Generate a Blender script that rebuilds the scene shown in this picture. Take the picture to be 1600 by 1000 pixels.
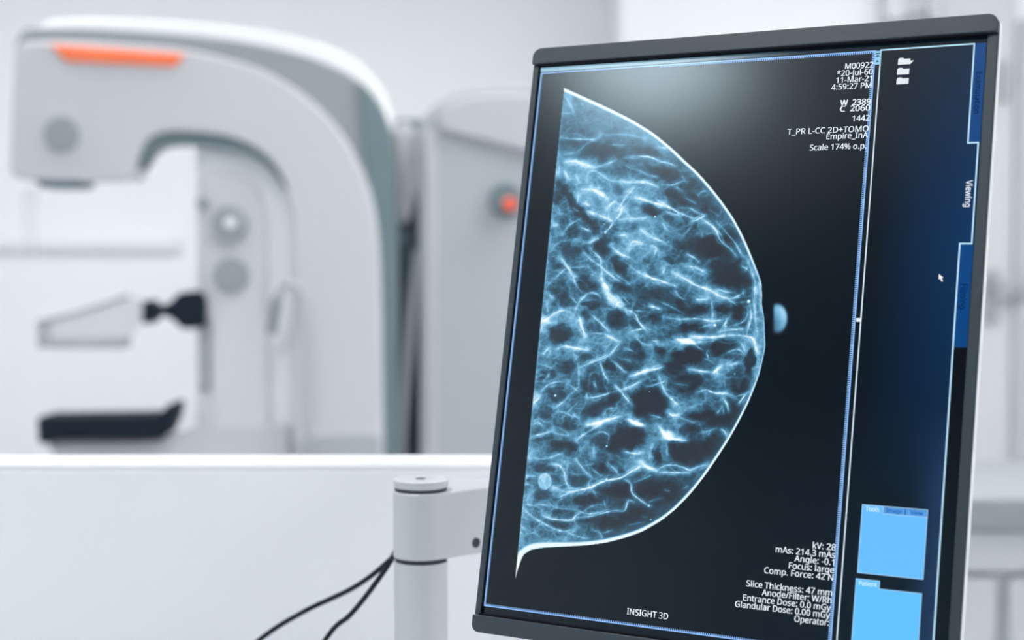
import bpy, bmesh, math
import numpy as np
from mathutils import Vector, Matrix

S = bpy.context.scene
COL = S.collection
for o in list(bpy.data.objects):
    bpy.data.objects.remove(o)

# ---------------------------------------------------------------- camera, world, exposure
EYE = Vector((0.0, 0.0, 1.2)); PITCH = 0.042991; FPX = 2400.0
cam_data = bpy.data.cameras.new('camera'); cam = bpy.data.objects.new('camera', cam_data); COL.objects.link(cam)
cam.location = EYE; cam.rotation_euler = (math.pi/2-PITCH, 0, 0)
cam_data.sensor_width = 36.0; cam_data.lens = FPX/1600*36.0; cam_data.clip_start = .02
cam_data.dof.use_dof = True; cam_data.dof.focus_distance = 1.07; cam_data.dof.aperture_fstop = 4.0; cam_data.dof.aperture_blades = 0
S.camera = cam
S.view_settings.view_transform = 'Standard'; S.view_settings.look = 'None'; S.view_settings.gamma = 1.0
S.view_settings.use_curve_mapping = False; S.view_settings.exposure = 0.0
S.cycles.use_denoising = True; S.cycles.max_bounces = 10; S.cycles.diffuse_bounces = 6; S.cycles.sample_clamp_indirect = 6
world = bpy.data.worlds.new('world'); S.world = world; world.use_nodes = True
world.node_tree.nodes['Background'].inputs[0].default_value = (.86, .93, 1, 1); world.node_tree.nodes['Background'].inputs[1].default_value = .6
# ceiling lamps: x, y, half width, half depth, strength (built below as fixtures)
LAMPS = [(-1.6, 3.3, .6, .3, 14), (0.9, 2.9, .6, .3, 15), (-.35, 1.9, .3, .3, 8), (-1.97, -.12, .22, .15, 26), (-.8, .45, .36, .3, 20.5), (2.3, 2.4, .3, .6, 10), (2.3, .1, .3, .5, 13)]  # last three are unseen fill lamps added to brighten partition and monitor edge
LAMP_TINT = (1.0, .985, .97)

# ---------------------------------------------------------------- materials
def lin(r, g, b):
    f = lambda c: c/12.92 if c <= .04045 else ((c+.055)/1.055)**2.4
    return (f(r/255), f(g/255), f(b/255))
def mat(name, rgb, rough=.5, metal=0, emis=None, es=1.0, noise=0, nscale=20, spec=.5, alpha=1, coat=0, bump=0):
    m = bpy.data.materials.new(name); m.use_nodes = True
    nt = m.node_tree; b = nt.nodes['Principled BSDF']
    b.inputs['Base Color'].default_value = (*rgb, 1); b.inputs['Roughness'].default_value = rough; b.inputs['Metallic'].default_value = metal
    b.inputs['Specular IOR Level'].default_value = spec; b.inputs['Alpha'].default_value = alpha; b.inputs['Coat Weight'].default_value = coat
    if emis:
        b.inputs['Emission Color'].default_value = (*emis, 1); b.inputs['Emission Strength'].default_value = es
    if noise or bump:
        tc = nt.nodes.new('ShaderNodeTexCoord'); n = nt.nodes.new('ShaderNodeTexNoise')
        n.inputs['Scale'].default_value = nscale; n.inputs['Detail'].default_value = 4
        nt.links.new(tc.outputs['Object'], n.inputs['Vector'])
    if noise:
        r = nt.nodes.new('ShaderNodeMapRange'); r.inputs['To Min'].default_value = 1-noise; r.inputs['To Max'].default_value = 1+noise
        mx = nt.nodes.new('ShaderNodeVectorMath'); mx.operation = 'SCALE'; mx.inputs[0].default_value = rgb
        nt.links.new(n.outputs['Fac'], r.inputs['Value']); nt.links.new(r.outputs[0], mx.inputs['Scale']); nt.links.new(mx.outputs[0], b.inputs['Base Color'])
    if bump:
        bp = nt.nodes.new('ShaderNodeBump'); bp.inputs['Strength'].default_value = bump; bp.inputs['Distance'].default_value = .001
        nt.links.new(n.outputs['Fac'], bp.inputs['Height']); nt.links.new(bp.outputs[0], b.inputs['Normal'])
    return m
SCREEN_ROUGH = .17
def screen_mat(name, rgb):                      # a lit patch of the display behind its matt front
    return mat(name, (.003, .004, .005), SCREEN_ROUGH, emis=rgb, es=1, spec=.55)
M = {}
M['wall'] = mat('white_wall_paint', (.88, .90, .905), .7, noise=.015, nscale=3)
M['wall_bright'] = mat('bright_white_wall_panel', (.86, .87, .885), .5, noise=.01, nscale=3)
M['wall_mid'] = mat('blue_grey_wall_paint', (.22, .33, .43), .7, noise=.03, nscale=3)
M['reflection_dark'] = mat('slate_reflection_block', (.012, .02, .03), .7, noise=.03, nscale=3)
M['wall_grey'] = mat('grey_wall_paint', (.7, .73, .75), .7, noise=.03, nscale=3)
M['floor'] = mat('grey_vinyl_floor', (.52, .54, .56), .45, noise=.06, nscale=8)
M['ceiling'] = mat('white_ceiling_tile', (.85, .86, .87), .8, noise=.02, nscale=30)
M['frame_grey'] = mat('grey_door_frame', (.47, .485, .51), .5, noise=.02)
M['trim'] = mat('pale_grey_trim', (.66, .68, .69), .5, noise=.02)
M['machine'] = mat('machine_light_grey', (.575, .58, .605), .42, noise=.01, nscale=5)
M['machine_white'] = mat('machine_white', (.88, .89, .91), .4, noise=.01, nscale=5)
M['machine_grey'] = mat('machine_mid_grey', (.29, .32, .34), .45, noise=.02, nscale=5)
M['cabinet_grey'] = mat('machine_column_grey', (.41, .435, .46), .42, noise=.015, nscale=5)
M['panel_grey'] = mat('machine_panel_grey', (.66, .665, .70), .42, noise=.01)
M['cap_grey'] = mat('machine_cap_grey', (.47, .475, .505), .42, noise=.01)
M['teal_shade_ring'] = mat('machine_teal_grey', (.15, .205, .225), .5, noise=.02)  # painted shade on the arm's side and underside, and the stop button's ring
M['door'] = mat('light_grey_door', (.60, .61, .63), .5, noise=.012, nscale=4)
M['rail'] = mat('off_white_rail', (.84, .86, .865), .6, noise=.02)
M['machine_disc'] = mat('machine_disc_grey', (.30, .34, .355), .5, noise=.02)
M['machine_dark'] = mat('machine_dark_slate', (.10, .15, .19), .5, noise=.05)
M['black'] = mat('black_composite', (.007, .016, .026), .7, noise=.1, nscale=40, spec=.2)
M['orange'] = mat('orange_accent', (.88, .19, .075), .4, noise=.02, emis=(1, .2, .06), es=.12)
M['red'] = mat('red_button', (.85, .13, .07), .35, noise=.02)
M['clear'] = mat('clear_plastic', (.60, .61, .63), .3, noise=.01, alpha=.28)
M['clear_film'] = mat('clear_film', (.70, .71, .74), .3, noise=.01, alpha=.14)
M['clear_edge'] = mat('clear_plastic_edge', (.44, .45, .47), .2, noise=.01, alpha=.55)
M['desk'] = mat('white_laminate', (.80, .81, .83), .4, noise=.012, nscale=6)
M['metal'] = mat('brushed_silver_aluminium', (.50, .515, .535), .42, metal=.2, noise=.02, nscale=60)
M['gap'] = mat('dark_gap', (.02, .026, .032), .6, noise=.05)
M['bezel'] = mat('charcoal_plastic', (.036, .050, .062), .48, noise=.05, nscale=300, bump=.15, spec=.45)
M['shade_lining'] = mat('black_shade_lining', (.002, .003, .005), .7, noise=.05, spec=.15)
M['housing'] = mat('silver_plastic', (.90, .91, .93), .35, noise=.01)
M['cable'] = mat('black_rubber', (.006, .011, .016), .6, spec=.25, noise=.1, nscale=80)
M['counter'] = mat('grey_worktop', (.30, .33, .345), .45, noise=.03)
M['counter_front'] = mat('pale_cabinet_front', (.58, .60, .62), .45, noise=.02)
M['steel'] = mat('satin_steel', (.42, .44, .46), .35, metal=.6, noise=.03)
M['lamp_frame'] = mat('lamp_frame_white', (.8, .8, .8), .5, noise=.02)

# ---------------------------------------------------------------- object helpers
def link(name, verts, faces, m, parent=None, bevel=0, seg=3, smooth=True, angle=40):
    me = bpy.data.meshes.new(name); me.from_pydata([tuple(v) for v in verts], [], faces); me.validate()
    bm = bmesh.new(); bm.from_mesh(me); bmesh.ops.recalc_face_normals(bm, faces=bm.faces); bm.to_mesh(me); bm.free()
    if smooth:
        me.polygons.foreach_set('use_smooth', [True]*len(me.polygons)); me.set_sharp_from_angle(angle=math.radians(angle))
    o = bpy.data.objects.new(name, me); COL.objects.link(o); me.materials.append(m)
    if parent is not None: o.parent = parent
    if bevel:
        b = o.modifiers.new('bevel', 'BEVEL'); b.width = bevel; b.segments = seg; b.limit_method = 'ANGLE'; b.angle_limit = math.radians(35); b.harden_normals = False
    return o
def empty(name, loc, label, cat, group=None):
    o = bpy.data.objects.new(name, None); COL.objects.link(o); o.location = loc; o.empty_display_size = .05
    return tag(o, label, cat, group)
def tag(o, label, cat, group=None):
    o['label'] = label; o['category'] = cat
    if group: o['group'] = group
    return o
def structure(o):
    o['kind'] = 'structure'; return o
def box(x0, x1, y0, y1, z0, z1):
    v = [(x, y, z) for x in (x0, x1) for y in (y0, y1) for z in (z0, z1)]
    return v, [(0,1,3,2),(4,6,7,5),(0,4,5,1),(2,3,7,6),(0,2,6,4),(1,5,7,3)]
def merge(*parts):
    V, F = [], []
    for v, f in parts:
        n = len(V); V += list(v); F += [tuple(i+n for i in q) for q in f]
    return V, F
def prism(outline, d0, d1):                     # outline: (a, b) points; result: (a, d, b)
    n = len(outline)
    v = [(a, d0, b) for a, b in outline]+[(a, d1, b) for a, b in outline]
    f = [tuple(range(n)), tuple(range(2*n-1, n-1, -1))]+[(i, (i+1) % n, n+(i+1) % n, n+i) for i in range(n)]
    return v, f
def spline(pts, step, closed=False):
    P = [Vector(p) for p in pts]; n = len(P)
    g = (lambda i: P[i % n]) if closed else (lambda i: P[min(max(i, 0), n-1)])
    out = []
    for i in range(n if closed else n-1):
        a, b, c, d = g(i-1), g(i), g(i+1), g(i+2)
        k = max(1, int((c-b).length/step))
        for j in range(k):
            t = j/k
            out.append(.5*((2*b)+(c-a)*t+(2*a-5*b+4*c-d)*t*t+(3*b-a-3*c+d)*t**3))
    if not closed: out.append(P[-1])
    return out
def tube(pts, r, sides=14, step=.01):
    P = spline(pts, step); V, F = [], []
    up = Vector((0, 0, 1))
    for i, p in enumerate(P):
        t = (P[min(i+1, len(P)-1)]-P[max(i-1, 0)]).normalized()
        a = t.cross(up if abs(t.z) < .95 else Vector((1, 0, 0))).normalized(); b = t.cross(a)
        V += [p+(a*math.cos(2*math.pi*k/sides)+b*math.sin(2*math.pi*k/sides))*r for k in range(sides)]
    for i in range(len(P)-1):
        F += [(i*sides+k, i*sides+(k+1) % sides, (i+1)*sides+(k+1) % sides, (i+1)*sides+k) for k in range(sides)]
    F += [tuple(range(sides)), tuple(range(len(V)-1, len(V)-sides-1, -1))]
    return V, F
def lathe(profile, c, axis='z', sides=48):      # profile: (radius, height) from one end to the other
    V, F = [], []
    for r, h in profile:
        for k in range(sides):
            a = 2*math.pi*k/sides; u, w = r*math.cos(a), r*math.sin(a)
            V.append((c[0]+u, c[1]+w, c[2]+h) if axis == 'z' else (c[0]+u, c[1]+h, c[2]+w))
    for i in range(len(profile)-1):
        F += [(i*sides+k, i*sides+(k+1) % sides, (i+1)*sides+(k+1) % sides, (i+1)*sides+k) for k in range(sides)]
    F += [tuple(range(sides)), tuple(range(len(V)-1, len(V)-sides-1, -1))]
    return V, F
def sub(v, f, off):
    return [(Vector(p)-Vector(off)) for p in v], f
CP, SP = math.cos(PITCH), math.sin(PITCH)
def ray(px, py):
    a, b = (px-800)/FPX, (500-py)/FPX
    return Vector((a, CP+SP*b, -SP+CP*b))
def at(px, py, y):                              # the (x, z) of a photo point on the upright plane at depth y
    d = ray(px, py); t = y/d.y
    return (d.x*t, EYE.z+d.z*t)
def at3(px, py, y):
    x, z = at(px, py, y); return Vector((x, y, z))

# ---------------------------------------------------------------- the room
RX0, RX1, RY0, RY1, RH = -3.2, 3.0, -1.5, 5.2, 2.7
structure(link('floor', *box(RX0, RX1, RY0, RY1, -.1, 0), M['floor']))
structure(link('ceiling', *box(RX0, RX1, RY0, RY1, RH, RH+.1), M['ceiling']))
structure(link('wall_back', *box(RX0-.1, RX1+.1, RY1, RY1+.1, 0, RH), M['wall']))
structure(link('wall_left', *box(RX0-.1, RX0, RY0, RY1, 0, RH), M['wall_grey']))
structure(link('wall_right', *box(RX1, RX1+.1, RY0, RY1, 0, RH), M['wall']))
structure(link('wall_front', *box(RX0-.1, RX1+.1, RY0-.1, RY0, 0, RH), M['wall_mid']))
structure(link('dark_reflection_block', *box(RX0, RX1, RY0, -.95, 2.25, RH), M['reflection_dark']))  # added out of view so the screen mirrors a dark area
# the brighter wall that steps forward on the right
wx = at(969, 0, 4.7)[0]
structure(link('wall_recess', *box(wx, RX1, 4.7, RY1, 0, RH), M['wall_bright'], bevel=.006))
# protective rail along the back wall
x0, z0 = at(-260, 391, RY1); x1, z1 = at(283, 370, RY1)
structure(link('trim_1', *box(x0, x1, RY1-.035, RY1, z0, z1), M['rail'], bevel=.006))
structure(link('baseboard_back', *box(RX0, wx, RY1-.02, RY1, 0, .1), M['trim']))
# door on the right-hand wall, with its frame
dx0, _ = at(1372, 0, 4.7); dx1, _ = at(1582, 0, 4.7)
door = structure(link('door_1', *box(dx0, dx1, 4.66, 4.7, 0, 2.08), M['door'], bevel=.004))
structure(link('trim_2', *merge(box(dx1, dx1+.115, 4.64, 4.7, 0, at(1590, 30, 4.64)[1])), M['frame_grey'], bevel=.006))
def door_handle(px, py):
    c = at3(px, py, 4.64)
    h = merge(box(c.x-.022, c.x+.022, 4.645, 4.66, c.z-.085, c.z+.075), lathe([(.011, 0), (.011, .05)], (c.x, 4.6, c.z+.03), 'y', 20), box(c.x-.012, c.x+.11, 4.588, 4.606, c.z+.018, c.z+.042))
    return link('door_handle', *h, M['steel'], door, bevel=.003)
door_handle(1551, 462)
c = at3(1568, 128, 4.65)
link('hinge', *lathe([(.013, -.06), (.013, .06)], (c.x, 4.65, c.z), 'z', 20), M['steel'], door)
# ceiling lamps, with the added fill lamps
for i, (lx, ly, hw, hd, es) in enumerate(LAMPS):
    where = ['square white ceiling lamp above the x-ray machine', 'white ceiling lamp between the x-ray machine and the pale door', 'small white ceiling lamp above the white partition', 'ceiling lamp over the control desk that glows in the monitor screen', 'added square fill lamp above the left end of the white partition', 'added fill lamp beside the right wall, above the grey topped counter', 'added fill lamp beside the right wall, nearest the dark rear soffit'][i]
    L = empty('ceiling_lamp', (lx, ly, RH-.05), where, 'ceiling lamp')
    fr = merge(box(-hw-.03, -hw, -hd-.03, hd+.03, 0, .05), box(hw, hw+.03, -hd-.03, hd+.03, 0, .05), box(-hw, hw, -hd-.03, -hd, 0, .05), box(-hw, hw, hd, hd+.03, 0, .05))
    link('lamp_frame', *fr, M['lamp_frame'], L)
    lm = mat('lamp_diffuser_glow', (.8, .8, .8), .6, emis=(.72, .90, 1.0) if i == 3 else LAMP_TINT, es=es)
    link('diffuser', *box(-hw, hw, -hd, hd, .01, .05), lm, L)
# grey bracket and hook high on the wall behind the monitor's top edge
c0 = at(1386, 30, 4.6); c1 = at(1416, -22, 4.6)
b = empty('wall_bracket', (c0[0], 4.66, c0[1]), 'small grey bracket on the pale door above the monitor top edge', 'bracket')
w_, h_ = c1[0]-c0[0], c1[1]-c0[1]
link('bracket_plate', *box(0, w_, -.05, 0, 0, h_), M['trim'], b, bevel=.008)
k0 = at(1450, 30, 4.62)[0]-c0[0]
link('bracket_arm', *merge(box(w_, k0+.05, -.03, -.012, .012, .03), box(k0, k0+.045, -.045, 0, -.004, .05)), M['steel'], b, bevel=.004)
# ---------------------------------------------------------------- side counter on the right
cy = 3.0
cx0, ctop = at(1440, 777, cy); cx1, cbot = at(1760, 829, cy)
counter = empty('side_counter', ((cx0+cx1)/2, cy+.25, 0), 'grey topped side counter with pale fronts, at the right edge behind the monitor', 'counter')
off = counter.location
_, zt = at(1500, 903, cy)
link('worktop', *sub(*box(cx0, cx1, cy, cy+.55, cbot, ctop), off), M['counter'], counter, bevel=.008)
gx = at(1569, 900, cy)[0]
link('carcass', *sub(*box(cx0+.02, cx1-.02, cy+.05, cy+.53, .0, cbot), off), M['counter_front'], counter)
link('drawer_front', *sub(*box(cx0+.02, cx1-.02, cy+.025, cy+.05, zt+.008, cbot-.004), off), M['counter_front'], counter, bevel=.003)
link('cupboard_door', *sub(*box(cx0+.02, gx-.008, cy+.025, cy+.05, .08, zt-.006), off), M['counter_front'], counter, bevel=.003)
link('cupboard_door', *sub(*box(gx+.02, cx1-.02, cy+.025, cy+.05, .08, zt-.006), off), M['counter_front'], counter, bevel=.003)

# ---------------------------------------------------------------- desk and white partition
PY = 1.45
_, ptop = at(400, 710, PY+.055); _, pfront = at(400, 719, PY)
desk = empty('desk', (0, 1.0, 0), 'white desk under the monitor pole, below the picture edge', 'desk')
link('desktop', *sub(*box(-1.3, 1.3, .55, 1.42, .70, .73), desk.location), M['desk'], desk, bevel=.004)
for sx in (-1.22, 1.22):
    for sy in (.62, 1.34):
        link('leg', *sub(*box(sx-.025, sx+.025, sy-.025, sy+.025, 0, .70), desk.location), M['metal'], desk, bevel=.003)
part = empty('partition', (0, PY+.03, 0), 'low white partition panel running behind the monitor pole', 'partition')
link('panel', *sub(*box(-1.9, .27, PY+.0005, PY+.05, 0, pfront-.010), part.location), M['desk'], part, bevel=.002)
link('top_rail', *sub(*box(-1.9, .27, PY+.0, PY+.056, pfront-.012, ptop), part.location), M['desk'], part, bevel=.011, seg=5)

# ---------------------------------------------------------------- mammography machine
MY = 3.3
base = at(520, 700, MY)
mach = empty('mammography_machine', (base[0], MY+.3, 0), 'pale grey breast x-ray machine with curved arm and orange strip, left of the monitor', 'x-ray machine')
mo = mach.location
def plate(name, pts, y0, y1, m, bevel=.01, parent=None, smooth_step=.02, raw=False, seg=3, px_plane=None):
    out = [at(px, py, px_plane or y0) for px, py in pts]
    v, f = prism(out, y0, y1)
    return link(name, *sub(v, f, mo), m, parent or mach, bevel=bevel, seg=seg)
def curve_px(pts, step=8):
    return [tuple(p) for p in spline([(a, b) for a, b in pts], step)]
face_out = curve_px([(22,80),(32,68),(60,64),(150,66),(250,72),(310,81),(365,94),(420,114),(480,152),(530,204),(564,262),(584,322),(593,400),(597,560),(600,760)])
face_in = curve_px([(458,760),(458,560),(458,400),(454,325),(444,284),(424,252),(393,228),(350,212),(300,206),(258,206),(236,214),(223,228),(215,247),(209,270),(196,284)])
face_bot = curve_px([(196,284),(130,284),(60,282),(24,277),(15,268),(17,180),(22,80)])
plate('front_cover', face_out+face_in+face_bot[1:-1], MY, MY+.03, M['machine'], bevel=.012)
ring_out = curve_px([(24,70),(30,55),(46,44),(120,43),(220,48),(300,55),(380,65),(460,82),(520,103),(560,126),(590,158),(606,192),(614,235),(617,300),(619,400),(620,560),(621,760)])
plate('trim_band', ring_out+[(597,760)]+list(reversed(face_out))[1:], MY+.02, MY+.15, M['machine_grey'], bevel=.012)
shell_out = curve_px([(60,48),(80,33),(150,30),(230,32),(310,37),(400,47),(480,63),(540,86),(575,112),(598,148),(608,200),(610,300),(612,400),(612,760)])
inner_shell = face_in
plate('arm_shell', shell_out+inner_shell+[(190,276),(40,272),(30,262),(36,120)], MY+.03, MY+.17, M['machine_white'], bevel=.03, seg=5)
side_o = [q for q in ring_out if q[1] > 125 and q[0] > 540]; side_i = [q for q in face_out if q[1] > 275 and q[0] > 530]
plate('side_shade', side_o+[(598,760)]+list(reversed(side_i)), MY+.012, MY+.05, M['teal_shade_ring'], bevel=.004)  # dark strip: shade of the arm's side face put into the colour
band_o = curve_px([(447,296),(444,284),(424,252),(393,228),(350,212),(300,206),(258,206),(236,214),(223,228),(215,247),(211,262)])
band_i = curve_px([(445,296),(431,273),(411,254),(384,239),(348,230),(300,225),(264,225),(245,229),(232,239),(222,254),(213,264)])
plate('underside_shade', band_o+list(reversed(band_i)), MY+.012, MY+.10, M['teal_shade_ring'], bevel=0)  # dark strip painting the shade under the arm's inner curve
plate('accent_strip', [(77,69),(288,85),(272,103),(102,95)], MY-.008, MY+.01, M['orange'], bevel=.004)
def disc(name, px, py, rpx, y, depth, m, parent=mach, prof=None):
    c = at3(px, py, y); r = rpx*y/FPX
    pr = prof(r) if prof else [(r*.94, -depth), (r, -depth+.004), (r, .006)]
    return link(name, *sub(*lathe(pr, c, 'y', 40), mo), m, parent, angle=50)
disc('round_cover', 97, 210, 28, MY, .008, M['machine_disc'])
plate('collimator', [(52,280),(128,280),(122,293),(62,293)], MY+.0, MY+.12, M['machine_dark'], bevel=.006)
plate('face_shield', [(34,292),(58,292),(56,400),(36,400)], MY+.02, MY+.026, M['clear_film'], bevel=0)
plate('lower_cover', curve_px([(462,690),(500,678),(560,674),(596,678)])+[(597,770),(462,770)], MY-.006, MY+.05, M['cabinet_grey'], bevel=.006)
# compression column with its knobs
plate('inner_column', [(305,770),(305,214),(460,214),(460,770)], MY+.055, MY+.28, M['machine_white'], bevel=.02)
colm = plate('control_column', curve_px([(310,500),(310,400),(311,300),(318,276),(345,268),(378,274),(402,294),(413,330),(416,400),(418,500),(424,770)])+[(330,770),(329,500)], MY+.035, MY+.1, M['panel_grey'], bevel=.012)
plate('slide_track', [(309,500),(328,500),(328,612),(309,612)], MY+.04, MY+.1, M['cabinet_grey'], bevel=.004)
disc('small_knob', 317, 318, 10, MY+.03, .012, M['machine_disc'])
kn = disc('round_knob', 360, 350, 27, MY+.03, .03, M['machine_disc'])
disc('knob_centre', 360, 348, 8.5, MY+.0, .005, M['machine_white'], kn)
disc('round_cover', 362, 430, 27, MY+.03, .008, M['machine_disc'])
# paddle and its clamp
def bar(name, pts, y0, y1, m, bevel=.006, parent=None):
    return plate(name, pts, y0, y1, m, bevel, parent)
bar('paddle_clamp', curve_px([(222,470),(233,470),(240,478),(256,476),(268,470),(280,458),(306,456),(318,466),(318,505),(306,513),(284,513),(272,502),(258,494),(243,494),(234,505),(222,507)], 4), MY+.0, MY+.08, M['black'], .008)
pad = bar('compression_paddle', [(56,500),(120,488),(196,462),(222,466),(222,500),(196,544),(60,542)], MY+.02, MY+.028, M['clear'], .002)
bar('paddle_rim', [(56,500),(66,500),(68,530),(196,530),(194,545),(58,544)], MY+.0, MY+.06, M['clear_edge'], .003, pad)
bar('paddle_rib', [(66,500),(120,486),(198,460),(200,466),(122,493),(68,507)], MY+.01, MY+.03, M['clear_edge'], .001, pad)
# detector tray and its support
bar('detector_tray', [(57,652),(240,649),(252,645),(261,632),(272,632),(268,655),(256,683),(246,688),(82,688),(72,694),(59,693)], MY-.02, MY+.10, M['black'], .006)
bar('detector_housing', curve_px([(72,692),(250,688),(300,672),(380,664),(452,668)])+[(452,770),(120,770),(80,706)], MY+.03, MY+.22, M['machine'], .012)
link('handle', *sub(*tube([at3(428,512,MY-.03), at3(432,480,MY-.05), at3(440,452,MY-.06), at3(452,441,MY-.06), at3(464,446,MY-.06), at3(473,475,MY-.06), at3(477,560,MY-.06), at3(478,690,MY-.06), at3(478,760,MY-.02)], .0085), mo), M['cabinet_grey'], mach)
link('handle_grip', *sub(*tube([at3(424,520,MY-.03), at3(427,497,MY-.04), at3(433,466,MY-.06)], .012), mo), M['machine_disc'], mach)
# stand: dark spine, pale tall column, floor base
plate('spine', [(618,186),(672,186),(672,780),(618,780)], MY+.30, MY+.5, M['machine_dark'], bevel=.005)
plate('spine_cover', curve_px([(617,196),(628,190),(646,200),(656,240),(652,300),(640,345),(628,352),(617,340)]), MY+.10, MY+.31, M['machine'], bevel=.01)
plate('cable_duct', [(646,390),(658,388),(650,520),(640,640),(630,780),(612,780),(622,620),(634,480)], MY+.09, MY+.31, M['cabinet_grey'], bevel=.008)
disc('pivot', 628, 372, 10, MY+.1, .02, M['machine_dark'])
body = curve_px([(655,790),(655,500),(652,300),(650,240),(651,208),(662,180),(688,157),(724,143),(780,137),(900,135),(1000,140)])+[(1010,790)]
stand = plate('stand_column', body, MY+.05, MY+.6, M['cabinet_grey'], bevel=.035, seg=6)
plate('column_cap', curve_px([(686,203),(690,172),(722,154),(780,147),(900,145),(990,150)])+[(990,282),(815,236)], MY+.035, MY+.06, M['cap_grey'], bevel=.008, parent=stand)
plate('edge_trim', [(663,212),(682,200),(684,790),(667,790)], MY+.040, MY+.055, M['cap_grey'], bevel=.004, parent=stand)
eb = disc('emergency_stop', 790, 312, 26, MY+.05, .02, M['teal_shade_ring'], stand)
disc('push_button', 796, 320, 10.5, MY+.03, .03, M['red'], eb, prof=lambda r: [(r*.75, -.03), (r, -.024), (r*1.05, -.008), (r*.7, .0), (r*.7, .01)])
zb = at(0, 785, MY)[1]
xa = at(455, 0, MY)[0]; xb = at(1008, 0, MY)[0]
link('pedestal', *sub(*box(at(660, 0, MY)[0], xb-.01, MY+.08, MY+.6, .06, zb+.02), mo), M['cabinet_grey'], mach, bevel=.01)
link('floor_base', *sub(*box(xa, xb, MY-.05, MY+.65, 0, .07), mo), M['machine_grey'], mach, bevel=.01)

# ---------------------------------------------------------------- monitor arm on its pole
AY = 1.25
pc = at3(657.5, 780, AY); R = 43.5*AY/FPX
z_top = at(657, 748, AY)[1]; z_hub1 = at(657, 766, AY)[1]; z_hub0 = at(657, 869, AY)[1]
arm = empty('monitor_mount', (pc.x, AY, .73), 'silver monitor arm on a round pole in front of the white partition', 'monitor mount')
ao = arm.location
link('pole', *sub(*lathe([(R*.97, .735), (R*.97, z_hub0-.0035)], (pc.x, AY, 0)), ao), M['metal'], arm)
link('foot_plate', *sub(*lathe([(.07, .73), (.07, .74), (.05, .745)], (pc.x, AY, 0)), ao), M['metal'], arm)
link('shadow_gap', *sub(*lathe([(R*.93, z_hub0-.004), (R*.93, z_hub0+.001)], (pc.x, AY, 0)), ao), M['gap'], arm)
link('shadow_gap', *sub(*lathe([(R*.95, z_hub1-.001), (R*.95, z_hub1+.003)], (pc.x, AY, 0)), ao), M['gap'], arm)
elbow = Vector((pc.x+.75*.165, AY+.66*.165)); d2 = Vector((.75, .66)); n2 = Vector((.66, -.75))
ring = []
a0 = math.atan2(n2.y, n2.x)
for k in range(25):
    t = a0-math.pi*k/24
    ring.append((pc.x+R*math.cos(t), AY+R*math.sin(t)))
for k in range(25):
    t = a0+math.pi-math.pi*k/24
    ring.append((elbow.x+R*math.cos(t), elbow.y+R*math.sin(t)))
n = len(ring)
hv = [(x, y, z_hub0) for x, y in ring]+[(x, y, z_hub1) for x, y in ring]
hf = [tuple(range(n)), tuple(range(2*n-1, n-1, -1))]+[(i, (i+1) % n, n+(i+1) % n, n+i) for i in range(n)]
link('lower_arm', *sub(hv, hf, ao), M['metal'], arm, bevel=.0012, seg=2)
capo = link('hub_cap', *sub(*lathe([(R*.96, z_hub1+.003), (R*.985, z_hub1+.004), (R*.985, z_top-.0005), (R*.95, z_top)], (pc.x, AY, 0)), ao), M['metal'], arm)
link('hex_socket', *sub(*lathe([(.0045, z_top-.002), (.0045, z_top+.0004)], (pc.x, AY, 0), sides=6), ao), M['gap'], capo)
def on_arm(t, z):
    p = Vector((pc.x, AY))+d2*t+n2*R
    return Vector((p.x, p.y, z))
# round screw hole on the arm's front face
sp = None
for t in np.linspace(.03, .1, 200):
    p = on_arm(t, 0)
    if sp is None and 800+FPX*p.x/p.y >= 743: sp = on_arm(t, at(743, 848, p.y)[1])
q = [sp+n2.to_3d()*.0006+(d2.to_3d()*math.cos(a)+Vector((0, 0, 1))*math.sin(a))*.0042 for a in np.linspace(0, 2*math.pi, 25)[:-1]]
q2 = [p-n2.to_3d()*.003 for p in q]
link('screw_hole', *sub(q+q2, [tuple(range(24)), tuple(range(47, 23, -1))]+[(i, (i+1) % 24, 24+(i+1) % 24, 24+i) for i in range(24)], ao), M['gap'], arm)
ex = Vector((elbow.x, elbow.y, 0))
link('elbow_post', *sub(*lathe([(R*.7, z_hub1-.005), (R*.7, 1.155)], ex), ao), M['metal'], arm)

# ---------------------------------------------------------------- monitor (screen frame: x right, z up in mm, y toward the back)
PSI, TH = .5272052, .2107906
R1 = Vector((math.cos(PSI), -math.sin(PSI), 0)); AW = Vector((math.sin(PSI), math.cos(PSI), 0))
UP = Vector((0, 0, math.cos(TH)))+AW*math.sin(TH); BK = AW*math.cos(TH)-Vector((0, 0, math.sin(TH)))
O0 = EYE+Vector((.0220043, 1.18, .1375818))
def scr(px, py):                                # photo point -> millimetres on the screen
    d = ray(px, py); t = ((O0-EYE).dot(BK))/d.dot(BK); P = EYE+d*t-O0
    return P.dot(R1)*1000, P.dot(UP)*1000
CX, CZ = 169.0, -422.0
mon_base = O0+R1*(CX/1000)+UP*(CZ/1000)
mon = empty('monitor', mon_base, 'tilted dark framed portrait monitor showing a blue breast x-ray scan', 'monitor')
rot = Matrix((R1, BK, UP)).transposed()
mon.rotation_euler = rot.to_euler()
def mm(v):                                      # (x, y, z) screen millimetres -> the monitor's own metres
    return Vector(((v[0]-CX)/1000, v[1]/1000, (v[2]-CZ)/1000))
def mlink(name, v, f, m, parent=mon, **k):
    return link(name, [mm(p) for p in v], f, m, parent, **k)
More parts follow.
